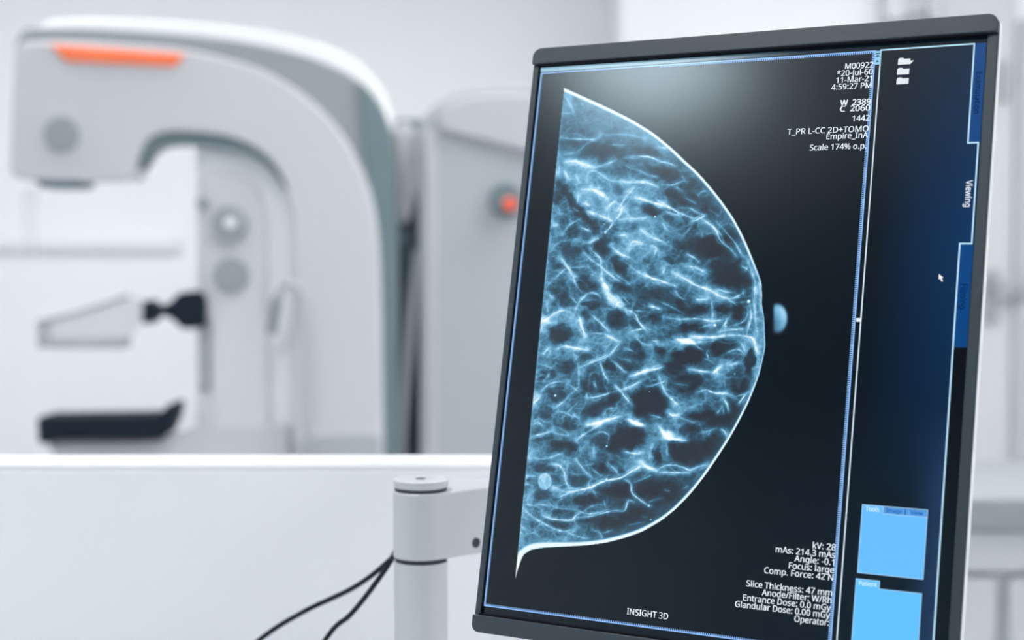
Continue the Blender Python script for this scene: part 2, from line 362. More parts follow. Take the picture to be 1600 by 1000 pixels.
def rrect(x0, x1, z0, z1, r, seg=8, corners=(1, 1, 1, 1)):   # corners: BL, BR, TR, TL
    out = []
    for (cx, cz, a0), on in zip(((x0, z0, math.pi), (x1, z0, 1.5*math.pi), (x1, z1, 0), (x0, z1, .5*math.pi)), corners):
        if not on: out.append((cx, cz)); continue
        ux, uz = (cx+r if cx == x0 else cx-r), (cz+r if cz == z0 else cz-r)
        out += [(ux+r*math.cos(a0+math.pi/2*k/seg), uz+r*math.sin(a0+math.pi/2*k/seg)) for k in range(seg+1)]
    return out
XL, XR, ZT, ZB = -5.8, 341.8, 18.6, -421.2
mlink('top_bezel', *prism(rrect(XL, XR, 6.0, ZT, 7, corners=(0, 0, 1, 1)), -5.5, -.8), M['bezel'], bevel=.0008, seg=3)
mlink('bottom_bezel', *prism(rrect(XL, XR, ZB, -408.8, 6, corners=(1, 1, 0, 0)), -5.5, -.8), M['bezel'], bevel=.0008, seg=3)
mlink('side_bezel', *box(XL, -.9, -2.5, -.8, -408.8, 6.0), M['bezel'], bevel=.0008, seg=3)
mlink('side_bezel', *box(334.7, XR, -2.5, -.8, -408.8, 6.0), M['bezel'], bevel=.0008, seg=3)
gk = merge(box(-.9, 334.7, -4.6, 1.5, 4.9, 6.05), box(-.9, 334.7, -4.6, 1.5, -408.85, -407.6), box(-.95, -.45, -2.0, 1.5, -408.8, 6.0), box(334.4, 334.75, -2.0, 1.5, -408.8, 6.0))
mlink('shade_lining', *gk, M['shade_lining'])  # black screen border, added to put shade on the bezel's inner walls
rim_o = rrect(XL, XR+.3, ZB, ZT, 7); rim_i = rrect(-.8, 334.6, -408.7, 5.9, .5)
nr = len(rim_o)
mlink('housing_rim', [(a, d, b) for d in (-.8, 6.0) for loop in (rim_o, rim_i) for a, b in loop],
      [q for i in range(nr) for j in [(i+1) % nr] for q in ((i, j, nr+j, nr+i), (2*nr+i, 3*nr+i, 3*nr+j, 2*nr+j), (i, 2*nr+i, 2*nr+j, j), (nr+i, nr+j, 3*nr+j, 3*nr+i))], M['housing'])
mlink('housing_back', *prism(rrect(XL+1, XR-3, ZB+1, ZT-1, 7), 5.9, 10.5), M['housing'], bevel=.0025)
mlink('back_cover', *prism(rrect(XL+8, XR-8, ZB+8, ZT-8, 20), 10.4, 38), M['housing'], bevel=.012, seg=4)
mlink('mount_plate', *prism(rrect(CX-55, CX+55, -265, -155, 6), 37.5, 45), M['gap'], bevel=.001)
mp = mon_base+rot@mm((CX, 47, -210))
# upper arm and head joint reach from the elbow post to the monitor's back
link('upper_arm', *sub(*tube([Vector((elbow.x, elbow.y, 1.13)), Vector((elbow.x*.5+mp.x*.5, elbow.y*.5+mp.y*.5+.012, 1.13)), mp+BK*.012], .016, step=.02), ao), M['metal'], arm)

# ---------------------------------------------------------------- what the screen shows
SCR_BG = (.0010, .0042, .0085)
screen = mlink('screen', *box(-.8, 334.6, 0, 3, -408.7, 5.85), screen_mat('display_dark', SCR_BG), smooth=False)
screen['label'] = 'matt display surface with the scan'
def flat(name, polys, z, m, parent=None):       # thin lit patch lying on the screen, z mm in front of it
    V, F = [], []
    for p in polys:
        n = len(V); V += [(x, -z, y) for x, y in p]; F.append(tuple(range(n, n+len(p))))
    me = bpy.data.meshes.new(name); me.from_pydata([tuple(mm(v)) for v in V], [], F)
    o = bpy.data.objects.new(name, me); COL.objects.link(o); me.materials.append(m); o.parent = parent or screen
    return o
def strip(pts, w):                              # polyline ribbon, mitred, as quads
    out = []; P = [Vector(p) for p in pts]
    for a, b in zip(P[:-1], P[1:]):
        d = (b-a).normalized()*w/2; nrm = Vector((-d.y, d.x))
        out.append([tuple(a-d+nrm), tuple(b+d+nrm), tuple(b+d-nrm), tuple(a-d-nrm)])
    return out
def rect(x0, x1, z0, z1):
    return [(x0, z0), (x1, z0), (x1, z1), (x0, z1)]
# ---- mammogram image: painted as a numeric field (photo-traced strokes + fibrous noise) ----
MX0, MY0, MW, MH = 800, 130, 440, 780
CROPS = {'A': (840,130), 'B': (1000,200), 'C': (830,320), 'D': (1020,360), 'E': (820,500), 'F': (1010,520), 'G': (800,680), 'H': (960,680)}
SKIN = [(882,138),(900,146),(930,159.5),(960,173.5),(990,189),(1020,207.5),(1050,232),(1070,251),(1090,269.5),(1110,292),(1128,315),(1146,341),
 (1160,367),(1171,392),(1182,420),(1189,440),(1190.5,460),(1190.5,478),(1194,498),(1195.5,530),(1195.5,544),(1192,562),(1186,586),(1178,608),
 (1168,632),(1154,660),(1138,688),(1120,716),(1100,745),(1080,770),(1056,795),(1032,814),(1004,830),(980,839),(950,847),(920,851.5),(880,854),
 (850,855.5),(830,859),(819,866),(814.5,874),(811,884),(808,893),(805.5,903)]
# strokes: crop, brightness, half width, points in that crop's enlarged pixels (5 per photo pixel)
STROKES = """
A 7 1.3 175,425 300,437 450,440 490,405|A 4 1 200,240 270,235|A 2 1 205,400 260,340|A 3 1.2 520,405 700,405 840,435|A 3 1.3 560,480 690,485
A 7 1.2 700,580 760,577 850,572 970,610|A 3 1 620,600 700,650 820,690 930,735|A 7 2.6 210,615 300,610 380,640 460,655|A 5 1.4 460,655 540,630 610,603
A 3 2 170,560 300,540 400,460 500,400|A 7 1.5 650,770 760,772 850,775 940,810|A 5 2 620,1000 700,880 770,800|A 6 2 760,890 860,920 1000,970
A 9 2.4 430,830 500,870 550,900|A 5 1.5 340,830 430,830|A 8 2 350,935 410,950|A 4 1.5 390,760 400,700 460,690 560,760 640,770|A 5 2 210,690 240,740
A 5 2 170,640 160,720|A 4 1.4 300,720 330,780|A 4 1 215,100 265,180 285,250|A 8 2 310,930 320,880|A 5 2 540,980 600,930 680,980
B 6 1.1 0,222 80,225 150,260|B 8 1.2 150,262 230,275 275,300|B 6 1.2 80,375 140,383|B 4 1 0,335 80,375|B 6 1.1 180,445 250,445 330,420 370,420|B 5 1.2 330,380 350,415
B 3 1.2 250,445 340,490|B 3 1.2 190,480 230,455|B 4 1.5 150,150 210,160|B 5 1.5 460,520 490,495 520,495|B 8 1.7 0,555 130,590 220,620 330,670 430,710 480,700
B 8 1.8 130,560 200,600 280,650 310,710|B 7 1.6 200,655 300,680|B 6 1.1 280,630 380,628 450,660 520,690|B 9 1.6 480,710 560,760 600,810 630,880 700,940 750,1000
B 4 1.1 590,730 660,800 740,890 800,980|B 9 2 410,730 460,710 500,690|B 6 1.6 0,780 60,840 150,880 220,900|B 4 2 0,720 60,700|B 4 2 180,740 210,800|B 3 1.2 540,640 620,690
B 4 1.5 350,540 440,590|B 3 1.5 310,870 360,820 420,740
C 9 2 430,50 520,75 580,105 650,130|C 6 1.8 650,130 700,70 710,0|C 8 1.8 575,215 620,170 650,130|C 5 1.4 660,120 760,110 880,110|C 5 1.3 240,235 270,190 320,145 390,110
C 9 1.1 400,180 450,200|C 4 1.3 160,340 240,290 370,265|C 3 1.3 230,80 220,40 200,0|C 6 1.4 170,160 205,160|C 6 1.3 440,305 480,290 520,265|C 9 1.5 450,330 500,380 540,420 545,480
C 7 1.4 410,370 470,430 540,480 600,530 680,590 750,620|C 10 1.7 240,420 280,480 320,540 345,560|C 6 1.2 325,560 350,620 400,690|C 5 1.2 120,640 170,590 270,500 350,490 445,485
C 4 1 130,600 190,560|C 9 2.2 550,560 560,600 600,660|C 7 1.4 420,690 500,690 540,720|C 7 1.5 340,840 370,770 440,700 500,690|C 4 1.2 400,760 460,745 520,740
C 10 1.5 740,820 810,850 850,930 900,990|C 5 1.2 700,700 760,770|C 4 2 740,830 900,830|C 9 1.5 920,795 1000,805|C 8 1.3 370,860 390,920 410,990|C 7 1.4 460,850 520,900 600,980
C 6 1.8 330,850 240,830 130,880 80,920|C 10 2.2 80,912 140,890|C 8 1.8 620,320 690,380 760,410|C 7 1.7 760,350 800,290 860,300 900,310|C 6 1.6 670,240 740,235|C 6 1.4 880,200 950,250
C 10 1.8 880,545 940,570 1000,590|C 5 1.3 300,710 360,770 400,800|C 6 1.5 130,690 170,725|C 4 2 700,420 800,500 900,560|C 5 1.3 330,30 365,45|C 4 2 130,840 120,760
C 5 2 550,480 555,560|C 5 1.6 950,420 980,340 920,320|C 4 1.6 640,540 720,580 790,640
D 6 1.6 730,210 780,340 800,420 795,560 800,700 820,830|D 7 1.4 760,580 770,680 740,780 735,820|D 8 1.4 700,285 740,300|D 5 1.1 560,0 640,90 690,180 740,230
D 9 1 270,185 320,215 360,250|D 6 2 250,280 330,290 440,340|D 6 1.5 0,50 80,90 150,130|D 8 1.6 0,370 50,390 130,420 180,440|D 8 2 150,320 270,390 340,430 440,465 520,510 600,540 650,570
D 7 1.2 180,470 210,520 260,545|D 8 2.4 340,540 420,540|D 7 1.4 600,540 660,515 700,490|D 9 1.2 590,545 640,570|D 3 .8 650,560 740,560|D 7 1.5 80,680 200,690 350,690 470,710 580,690 605,660
D 8 1.6 560,740 580,700|D 5 1 370,760 430,740 480,735|D 8 1.3 510,800 570,780 700,772|D 5 1 630,740 700,715 735,670 740,600|D 9 1.4 0,860 40,870|D 6 1.4 0,600 60,620
D 10 2.6 180,850 280,870 330,890|D 7 1.3 330,900 400,940|D 9 2.2 290,830 450,835 600,820 700,825|D 10 2 690,822 770,840 800,900 812,955|D 5 1.5 350,870 440,870|D 6 2 420,950 440,1000
D 6 2 690,880 720,950|D 5 2 100,280 80,340|D 5 1.5 480,450 560,480 640,490|D 5 1.2 250,660 150,600 60,560|D 5 1.4 460,560 470,650 465,700|D 6 2 850,400 856,520 852,600|D 5 1.5 870,600 880,700 865,760
E 9 1.4 430,0 450,60 475,130|E 9 1.6 265,220 320,205 400,220 490,230|E 10 1.3 880,0 920,50 960,95|E 8 1.7 440,365 520,330 600,305 660,280|E 6 1.7 660,280 740,180|E 9 1.2 590,335 620,420 655,485
E 7 1.5 620,110 740,170|E 5 1.2 520,100 610,110|E 6 1.3 660,290 720,350 790,410|E 10 2.2 830,440 900,410 1000,380|E 9 1.4 700,510 740,550 800,620 840,660|E 8 1.5 740,550 820,520 900,480
E 7 1.5 480,610 560,605 640,580 720,550|E 10 2.4 480,820 560,810 660,780 740,750|E 10 2.4 820,790 880,810 930,825|E 6 1.5 400,940 470,890 530,850 620,800|E 8 1.4 540,480 560,530
E 3 1.3 500,520 510,430 550,410 590,430|E 7 1.4 130,550 200,500 300,480|E 6 1.5 230,690 300,640 360,580 420,520|E 9 2 125,0 190,10|E 8 2 70,650 110,610|E 4 1.3 110,340 200,370 250,390
E 6 1.5 150,260 190,220|E 7 1.5 50,910 130,890 210,870|E 4 1.3 210,860 260,890 340,900|E 5 2 820,90 900,70 950,60|E 5 1.3 860,120 920,180 990,200|E 6 1.4 380,740 430,770|E 4 1.3 420,640 340,720 300,760
E 6 1.6 160,480 190,420 180,470|E 5 1.4 400,290 420,400 420,560|E 5 1.4 620,760 640,700 720,690|E 7 1.6 430,920 470,880|E 5 1.6 240,720 300,720 380,760|E 5 1.4 640,980 660,900 600,870 540,890
E 5 1.3 780,220 860,250|E 6 1.6 480,580 490,610|E 6 1.4 340,500 420,560|E 4 1.3 90,450 140,430 200,450|E 5 1.5 60,820 110,800 150,840
F 9 1.6 0,300 60,285 130,265|F 7 1.3 0,420 60,410 150,375|F 7 2.4 90,320 120,400 160,480 220,540 260,580|F 8 1.8 160,620 210,650 250,640|F 9 1.7 400,460 470,450 540,470 640,475 690,500
F 6 1.2 690,500 760,480 800,460|F 9 1.4 600,510 630,560 640,610|F 6 1.1 555,630 600,570|F 9 1.2 725,555 755,515 780,480|F 7 1 440,775 490,770 550,745|F 8 1.3 585,755 610,770 630,820
F 10 2.4 110,740 140,790 200,830|F 7 1.6 200,835 320,840|F 7 2 340,290 440,300 520,310|F 10 2.4 520,315 570,270|F 9 2.8 660,255 720,225|F 6 2 640,150 720,130 770,170|F 6 1.8 470,150 480,200
F 5 1.8 450,200 520,230|F 4 1.5 230,400 320,410|F 5 3 160,870 165,960|F 4 3 20,980 50,860|F 5 1.4 600,600 605,625|F 5 1 490,790 500,765|F 4 1.5 260,660 370,700|F 5 1.3 30,640 130,670
G 5 1.5 120,190 180,180 260,185 330,160 420,120|G 7 1.3 290,230 360,235 410,280 420,360 455,425|G 10 1.7 330,405 380,430 450,440 540,425 620,405 690,370 760,350 850,330 920,295 1000,250
G 6 1.6 380,480 450,450|G 3 1.3 350,520 430,480|G 7 1.2 740,210 800,270 850,330|G 8 1.2 880,345 930,380 940,450 1000,510|G 9 1.2 230,620 280,650 350,660 465,665 490,635 540,600
G 7 1.1 490,640 600,635 720,605 800,590 880,585|G 6 1 530,600 620,615 760,580|G 6 1 880,585 910,520|G 5 1.2 270,500 320,550 390,575 470,575|G 5 1.2 190,540 290,550|G 4 1.3 540,600 640,550 720,545
G 7 1.6 85,575 150,630 250,690 330,730 420,750 500,720|G 4 1 430,755 520,795 600,810|G 6 1.1 640,740 690,770 705,815|G 4 1.1 690,770 780,740|G 6 1.3 500,190 560,270 620,330|G 4 1.2 560,240 630,230
G 6 1.4 880,130 940,140 1000,140|G 4 2 640,70 630,180|G 3 1.3 60,750 100,780|G 5 1.4 620,260 690,310|G 4 1 240,600 200,560 85,540|G 5 1.5 100,380 150,390|G 4 1.3 720,510 730,560|G 5 1.4 110,320 180,320
G 6 2 600,380 610,410|G 4 1.2 640,440 660,480|G 3 2 60,700 130,740 220,790
H 9 1.6 0,345 50,335 130,285 210,240|H 10 2.5 210,215 260,250 340,280|H 8 1.3 340,270 390,240 470,235 530,250 590,270 660,245 720,230|H 9 1.4 340,290 470,290 580,295|H 5 1 430,245 490,290 540,290
H 8 1.1 80,345 125,375 140,450 180,485 250,540 280,550|H 4 1 250,530 330,500 380,490|H 4 1.2 150,370 230,340 310,300|H 7 1 0,585 80,585 110,510 150,520|H 6 1.5 85,130 160,140 230,135
H 8 1.8 380,20 470,30 560,40|H 4 .9 400,430 430,435|H 3 .9 540,420 570,400|H 3 .9 110,700 230,680|H 3 .9 220,640 260,640|H 3 .9 0,650 25,655|H 3 1 660,270 710,250
"""
# soft patches: crop, amount (1/10), x, y, rx, ry, tilt in degrees (crop pixels); negative amounts are fatty dark gaps
PATCHES = """
A 5 235,170 45 80 20|A 3 480,250 300 140 30|A 5 300,680 170 80 20|A 5 420,800 220 130 30|A 4 700,800 230 90 25|A 5 500,940 200 90 20|A 4 900,900 160 70 25|A 2 900,400 160 60 30|A 6 245,150 30 60 10
A -5 480,520 150 55 5|A -8 255,890 160 34 52|A -6 150,880 40 60 0|A -4 860,540 120 35 10|A -4 625,835 55 35 10|A -5 870,975 70 30 15|A -3 320,475 60 30 0|A -2 560,690 80 30 10|A -4 930,680 90 40 10
B 4 60,490 100 70 10|B 5 100,780 110 80 20|B 4 500,790 55 55 0|B 4 60,920 120 90 30|B 2 40,80 200 70 35|B 3 230,830 70 50 0
B -4 230,370 80 50 0|B -5 290,545 110 60 20|B -5 110,630 80 35 10|B -5 430,760 28 32 0|B -4 530,660 60 35 20|B -4 700,870 40 60 -30|B -5 560,930 130 80 0|B -4 400,910 100 70 0|B -3 480,590 140 40 30|B -3 420,480 100 60 30
C 5 880,400 150 110 20|C 5 700,60 220 70 10|C 9 640,745 75 34 38|C 7 700,800 70 28 35|C 5 590,660 30 60 -25|C 4 800,300 120 100 0|C 3 500,560 50 60 0|C 4 900,580 140 50 20|C 3 260,900 100 60 0
C -7 545,340 68 52 10|C -4 320,220 60 45 0|C -6 430,120 130 34 48|C -4 310,370 70 60 0|C -7 690,480 90 52 35|C -5 440,620 80 60 30|C -4 220,690 60 70 0|C -4 280,740 60 50 0|C -5 470,780 65 38 0|C -5 440,870 38 34 0
C -5 680,890 70 60 0|C -6 220,960 75 40 0|C -5 710,640 70 42 20|C -5 580,270 30 40 0|C -5 930,40 70 40 0|C -5 430,345 30 40 -30|C -4 200,480 60 30 -15|C -3 870,690 60 60 0|C -4 960,880 60 40 0|C -4 680,275 28 30 0|C -3 940,440 60 40 0
D 4 250,380 170 80 25|D 4 60,270 70 80 0|D 5 200,890 190 36 -5|D 4 440,530 130 50 5|D 4 330,300 110 40 20|D 4 835,700 40 320 3|D 5 470,700 50 40 0|D 4 740,910 60 50 0|D 4 440,470 100 40 20|D 3 840,420 25 130 -6
D -5 560,340 120 90 10|D -5 500,100 120 60 20|D -3 620,230 70 60 0|D -5 640,400 110 60 10|D -5 130,230 60 28 10|D -4 150,560 130 40 5|D -5 250,630 140 35 0|D -5 660,630 55 70 0|D -6 310,770 110 28 0|D -8 550,905 100 50 0
D -6 280,985 120 50 0|D -8 780,960 24 50 0|D -4 60,490 80 40 0|D -5 550,620 50 30 0|D -3 420,180 80 50 0|D -4 600,660 40 20 0
E 4 500,200 220 80 -10|E 4 640,770 220 55 -15|E 3 850,100 160 60 0|E 9 92,590 22 32 0|E 4 300,30 150 60 0|E 5 840,780 60 50 0|E 3 800,620 60 60 0|E 3 200,270 80 60 0|E 5 140,40 30 70 0
E -9 272,112 82 82 0|E -6 520,500 90 80 0|E -7 665,360 45 60 -20|E -4 850,240 110 60 10|E -5 840,370 80 36 10|E -9 965,650 110 120 0|E -9 835,915 125 85 0|E -6 570,700 130 45 -20|E -5 350,820 50 40 0|E -5 520,870 55 30 0
E -5 250,580 85 50 0|E -4 190,420 60 40 0|E -5 330,370 50 50 0|E -5 690,610 60 40 -30|E -5 280,965 90 32 0|E -4 470,280 50 35 0|E -4 150,720 60 50 0|E -4 560,940 60 50 0|E -4 700,980 60 40 0|E -4 160,930 70 20 -10
F 5 370,545 140 42 -18|F 5 200,800 90 45 10|F 4 220,690 60 60 0|F 3 40,790 70 80 0|F 4 560,250 100 45 0|F 4 570,370 75 60 0|F 5 740,110 65 60 0|F 5 865,300 26 170 10|F 4 890,110 30 120 0|F 5 215,590 70 50 30|F 4 710,400 20 26 0|F 4 60,230 60 60 0
F -9 350,170 110 55 0|F -9 590,110 80 55 -10|F -9 815,210 28 100 5|F -6 330,400 110 80 0|F -6 730,430 70 60 0|F -7 40,560 130 110 0|F -6 95,150 45 45 0|F -6 400,650 150 40 0|F -6 380,920 200 80 0|F -6 690,640 90 90 0
F -5 200,270 80 60 0|F -5 600,680 120 60 0|F -3 640,200 30 20 0|F -5 320,760 70 40 0|F -5 560,880 120 100 0
G 6 140,480 50 55 0|G 4 430,210 70 36 0|G 4 970,220 80 40 -30|G 3 830,240 32 32 0|G 2 560,90 50 60 0|G 3 150,140 40 60 0|G 4 100,640 60 40 30|G 4 80,780 40 60 0|G 3 640,130 40 80 0
G -6 390,90 120 50 -10|G -5 240,255 65 35 0|G -3 520,350 80 40 0|G -6 570,500 120 45 0|G -6 820,440 130 60 0|G -6 370,705 120 36 10|G -6 750,680 160 50 0|G -7 800,60 80 70 0|G -5 240,460 55 40 0|G -5 560,570 60 14 0|G -3 180,790 80 30 0|G -4 120,420 30 30 0
G -5 700,260 60 40 0|G -4 400,600 80 20 0
H 5 190,185 90 55 -20|H 4 310,50 55 70 0|H 4 405,110 28 80 0|H 5 430,30 60 30 0|H 4 250,230 50 40 0
H -7 520,120 100 80 0|H -7 340,150 34 60 0|H -7 120,60 60 50 0|H -6 280,420 160 70 0|H -6 430,470 160 90 0|H -5 180,620 140 60 0|H -5 620,190 80 60 -30
"""
DOTS = [('B',118,693,2.6,10),('C',580,215,4,9),('C',522,262,3,8),('C',445,483,3,6),('C',568,150,2.5,6),('D',750,555,5,10),('D',485,740,4.5,10),('D',465,695,5,7),('D',705,490,3,7),
 ('D',570,750,4,8),('E',238,590,3,10),('E',975,560,1.6,8),('E',480,218,4.5,8),('G',410,210,4,7),('G',740,85,3,8),('G',740,345,4,9),('H',268,550,3.4,9),('H',285,660,2.4,6),
 ('F',690,320,2.4,6),('A',310,875,2.6,8),('A',350,165,4,5),('A',380,405,2.5,4),('C',150,795,2,6),('C',968,95,2.2,10),('D',120,90,2,7),('E',740,170,4,6),('F',280,628,2.4,7),('F',25,460,1.6,8)]

def value_noise(h, w, cell, rng, ax=1.0, ay=1.0):
    gx, gy = int(w/(cell*ax))+3, int(h/(cell*ay))+3
    g = rng.random((gy, gx))
    ys, xs = np.arange(h)/(cell*ay), np.arange(w)/(cell*ax)
    yi, xi = ys.astype(int), xs.astype(int)
    fy, fx = ys-yi, xs-xi
    fy, fx = fy*fy*(3-2*fy), fx*fx*(3-2*fx)
    a = g[np.ix_(yi, xi)]*(1-fx)+g[np.ix_(yi, xi+1)]*fx
    b = g[np.ix_(yi+1, xi)]*(1-fx)+g[np.ix_(yi+1, xi+1)]*fx
    return a*(1-fy)[:, None]+b*fy[:, None]

def sample(a, y, x):
    h, w = a.shape
    y, x = np.clip(y, 0, h-1.001), np.clip(x, 0, w-1.001)
    yi, xi = y.astype(int), x.astype(int); fy, fx = y-yi, x-xi
    return (a[yi, xi]*(1-fx)+a[yi, xi+1]*fx)*(1-fy)+(a[yi+1, xi]*(1-fx)+a[yi+1, xi+1]*fx)*fy

def smooth_line(pts, step=2.0):
    p = [pts[0]]+list(pts)+[pts[-1]]
    out = []
    for i in range(1, len(p)-2):
        a, b, c, d = [np.array(q, float) for q in p[i-1:i+3]]
        n = max(2, int(np.linalg.norm(c-b)/step))
        for t in np.arange(n)/n:
            out.append(.5*((2*b)+(c-a)*t+(2*a-5*b+4*c-d)*t*t+(3*b-a-3*c+d)*t**3))
    out.append(np.array(pts[-1], float))
    return out

def seg_distance(X, Y, a, b):
    d = b-a; L = d@d+1e-9
    t = np.clip(((X-a[0])*d[0]+(Y-a[1])*d[1])/L, 0, 1)
    return np.hypot(X-a[0]-t*d[0], Y-a[1]-t*d[1])

def paint_mammogram():
    rng = np.random.default_rng(7)
    h, w = MH, MW
    yy, xx = np.mgrid[0:h, 0:w].astype(float)
    PX, PY = xx+MX0, yy+MY0
    # inside test and distance to the skin line
    poly = SKIN+[(803, 904), (882, 137)]
    ins = np.zeros((h, w), bool)
    for (x0, y0), (x1, y1) in zip(poly, poly[1:]+poly[:1]):
        if y0 == y1: continue
        c = ((y0 > PY) != (y1 > PY)) & (PX < (x1-x0)*(PY-y0)/(y1-y0)+x0)
        ins ^= c
    ds = np.full((h, w), 1e9)
    sk = smooth_line(SKIN, 6)
    for a, b in zip(sk[:-1], sk[1:]):
        ds = np.minimum(ds, seg_distance(PX, PY, a, b))
    sd = np.where(ins, ds, -ds)
    cut = (PX-(882-0.0992*(PY-137)))                       # straight chest-wall edge
    # soft patches
    pos = np.zeros((h, w)); neg = np.zeros((h, w))
    warp1 = (value_noise(h, w, 14, rng)-.5)*9+(value_noise(h, w, 5, rng)-.5)*4
    warp2 = (value_noise(h, w, 14, rng)-.5)*9+(value_noise(h, w, 5, rng)-.5)*4
    for item in PATCHES.replace('\n', '|').split('|'):
        f = item.split()
        if not f: continue
        ox, oy = CROPS[f[0]]; amp = float(f[1])/10
        cx, cy = [float(v)/5 for v in f[2].split(',')]
        rx, ry, an = float(f[3])/5, float(f[4])/5, math.radians(float(f[5]))
        dx, dy = PX+warp1-ox-cx, PY+warp2-oy-cy
        u, v = (dx*math.cos(an)+dy*math.sin(an))/rx, (-dx*math.sin(an)+dy*math.cos(an))/ry
        r = np.sqrt(u*u+v*v)
        k = 1/(1+np.exp(np.minimum((r-1)*(7 if amp < 0 else 4.5), 50)))
        if amp > 0: pos = pos+amp*k*(1-pos)
        else: neg = neg-amp*k*(1+np.minimum(0, -neg))
    neg = np.clip(neg, 0, 1)
    # honeycomb of fat lobules: distance to the nearest and second nearest jittered seed
    def cells(size, seed):
        r = np.random.default_rng(seed); gx, gy = int(w/size)+5, int(h/size)+5
        jx, jy = r.random((gy, gx)), r.random((gy, gx))
        qx, qy = (xx+warp1*1.2)/size+2, (yy+warp2*1.2)/(size*.85)+2
        ix, iy = np.clip(qx.astype(int), 1, gx-2), np.clip(qy.astype(int), 1, gy-2)
        f1 = np.full((h, w), 9.); f2 = np.full((h, w), 9.)
        for dy in (-1, 0, 1):
            for dx in (-1, 0, 1):
                yi, xi = np.clip(iy+dy, 0, gy-1), np.clip(ix+dx, 0, gx-1)
                d = np.hypot(xi+jx[yi, xi]-qx, yi+jy[yi, xi]-qy)
                f2 = np.where(d < f1, f1, np.minimum(f2, d)); f1 = np.minimum(f1, d)
        return (f2-f1)*size
    c1, c2 = cells(30, 21), cells(15, 22)
    # fibrous noise: domain-warped ridges, stretched along lines running to the nipple
    def ridge(cell, warp, ax, ay, seed):
        r = np.random.default_rng(seed)
        wx = (value_noise(h, w, cell*2.2, r)-.5)*warp; wy = (value_noise(h, w, cell*2.2, r)-.5)*warp
        n = value_noise(h+60, w+60, cell, r, ax, ay)
        q = sample(n, yy+30+wy, xx+30+wx+.25*(yy-400)*np.sign(yy-400)*0)
        return 1-np.clip(np.abs(q-.5)*2*2.4, 0, 1)
    r1 = ridge(15, 40, 1.5, .9, 3)**3; r2 = ridge(9, 22, 1.3, .9, 5)**2.5; r3 = ridge(5, 12, 1.2, .9, 11)**2; r4 = ridge(24, 50, 1.3, .9, 17)**5
    fine = value_noise(h, w, 2.6, rng)-.5; cloud = value_noise(h, w, 22, rng)*.6+value_noise(h, w, 9, rng)*.4
    left = np.clip(1-(PX-850)/330, .12, 1)
    dens = np.clip(.38+.55*pos+.5*left-.75*neg, 0, 1)
    low = np.clip((PY-690)/80, 0, 1)*np.clip((PX-880)/90, 0, 1)
    up = np.clip((300-PY)/70, 0, 1)
    dens = dens*(1-.8*low)*(1-.62*up)
    netw = (r1*.42+r2*.42+r3*.34+r4*.22)*dens
    I = .05+.2*cloud*(.4+dens)+.42*pos*(.35+.9*cloud)+.46*netw+.17*dens
    I = I+.06*up*np.clip((sd)/30, 0, 1)
    lobule = np.clip(c1/9, 0, 1)*.55+np.clip(c2/6, 0, 1)*.3
    I = I*(1-.5*lobule*(1-.65*pos)*(1-.6*up))+.10*np.exp(-(c1/2.2)**2)*dens*(1-neg)
    I = I*(1-.68*np.minimum(1, 1.35*neg))+.035*neg
    I = .72*(1-np.exp(-I/.5))
    # traced strands
    glow = np.zeros((h, w)); line = np.zeros((h, w))
    for item in STROKES.replace('\n', '|').split('|'):
        f = item.split()
        if not f: continue
        ox, oy = CROPS[f[0]]; amp = float(f[1])/10; hw = float(f[2])*.62
        pts = [np.array([float(c)/5 for c in q.split(',')])+(ox, oy) for q in f[3:]]
        for strand in range(4 if hw > .75 else 3):
            jit = (0, 1.3*hw, 1.2+1.6*hw, 2+2.2*hw)[strand]
            sp = smooth_line([p+rng.normal(0, .35+jit, 2) for p in pts], 3)
            sp = [p+rng.normal(0, .16, 2) for p in sp]
            n = len(sp)
            am = amp*(1, .6, .38, .3)[strand]
            ww = hw*(1, .7, .6, .55)[strand]
            buf = {}
            xs = [p[0] for p in sp]; ys = [p[1] for p in sp]
            R = 16
            x0, x1 = int(max(0, min(xs)-R-MX0)), int(min(w, max(xs)+R-MX0)); y0, y1 = int(max(0, min(ys)-R-MY0)), int(min(h, max(ys)+R-MY0))
            if x1 <= x0 or y1 <= y0: continue
            sX, sY = PX[y0:y1, x0:x1], PY[y0:y1, x0:x1]
            L = np.zeros(sX.shape); G = np.zeros(sX.shape)
            for i, (a, b) in enumerate(zip(sp[:-1], sp[1:])):
                t = (i+.5)/(n-1); taper = .18+.82*min(1, 3.2*t, 3.2*(1-t))
                d = seg_distance(sX, sY, a, b)
                wv = ww*(.7+.6*rng.random())*(.5+.5*taper)
                L = np.maximum(L, am*taper*np.exp(-(d/(wv*1.15))**2)); G = np.maximum(G, am*np.exp(-(d/(ww*3.6+1.2))**2))
            line[y0:y1, x0:x1] = np.maximum(line[y0:y1, x0:x1], L)+.25*np.minimum(line[y0:y1, x0:x1], L)
            glow[y0:y1, x0:x1] = np.maximum(glow[y0:y1, x0:x1], G)
    line = line*(.55+.9*value_noise(h, w, 5, rng)); I = I+.30*glow*(.3+1.0*cloud)+.47*line
    for c, x, y, rx, ry, an, am in (('C',645,748,98,38,38,.5),('C',590,670,24,62,-28,.32),('E',870,805,60,16,14,.5),('F',170,800,56,30,14,.22),('D',265,870,80,20,14,.4)):
        ox, oy = CROPS[c]; t = math.radians(an); dx, dy = PX+warp1*.5-ox-x/5, PY+warp2*.5-oy-y/5
        u, v = (dx*math.cos(t)+dy*math.sin(t))/(rx/5), (-dx*math.sin(t)+dy*math.cos(t))/(ry/5)
        I = I+am*np.exp(-(u*u+v*v)**1.5)*(.75+.5*r3)
    for c, x, y, r, a in DOTS:
        ox, oy = CROPS[c]
        d = np.hypot(PX-ox-x/5, PY-oy-y/5)
        I = np.maximum(I, a/10*np.exp(-(d/(r*.62))**4))
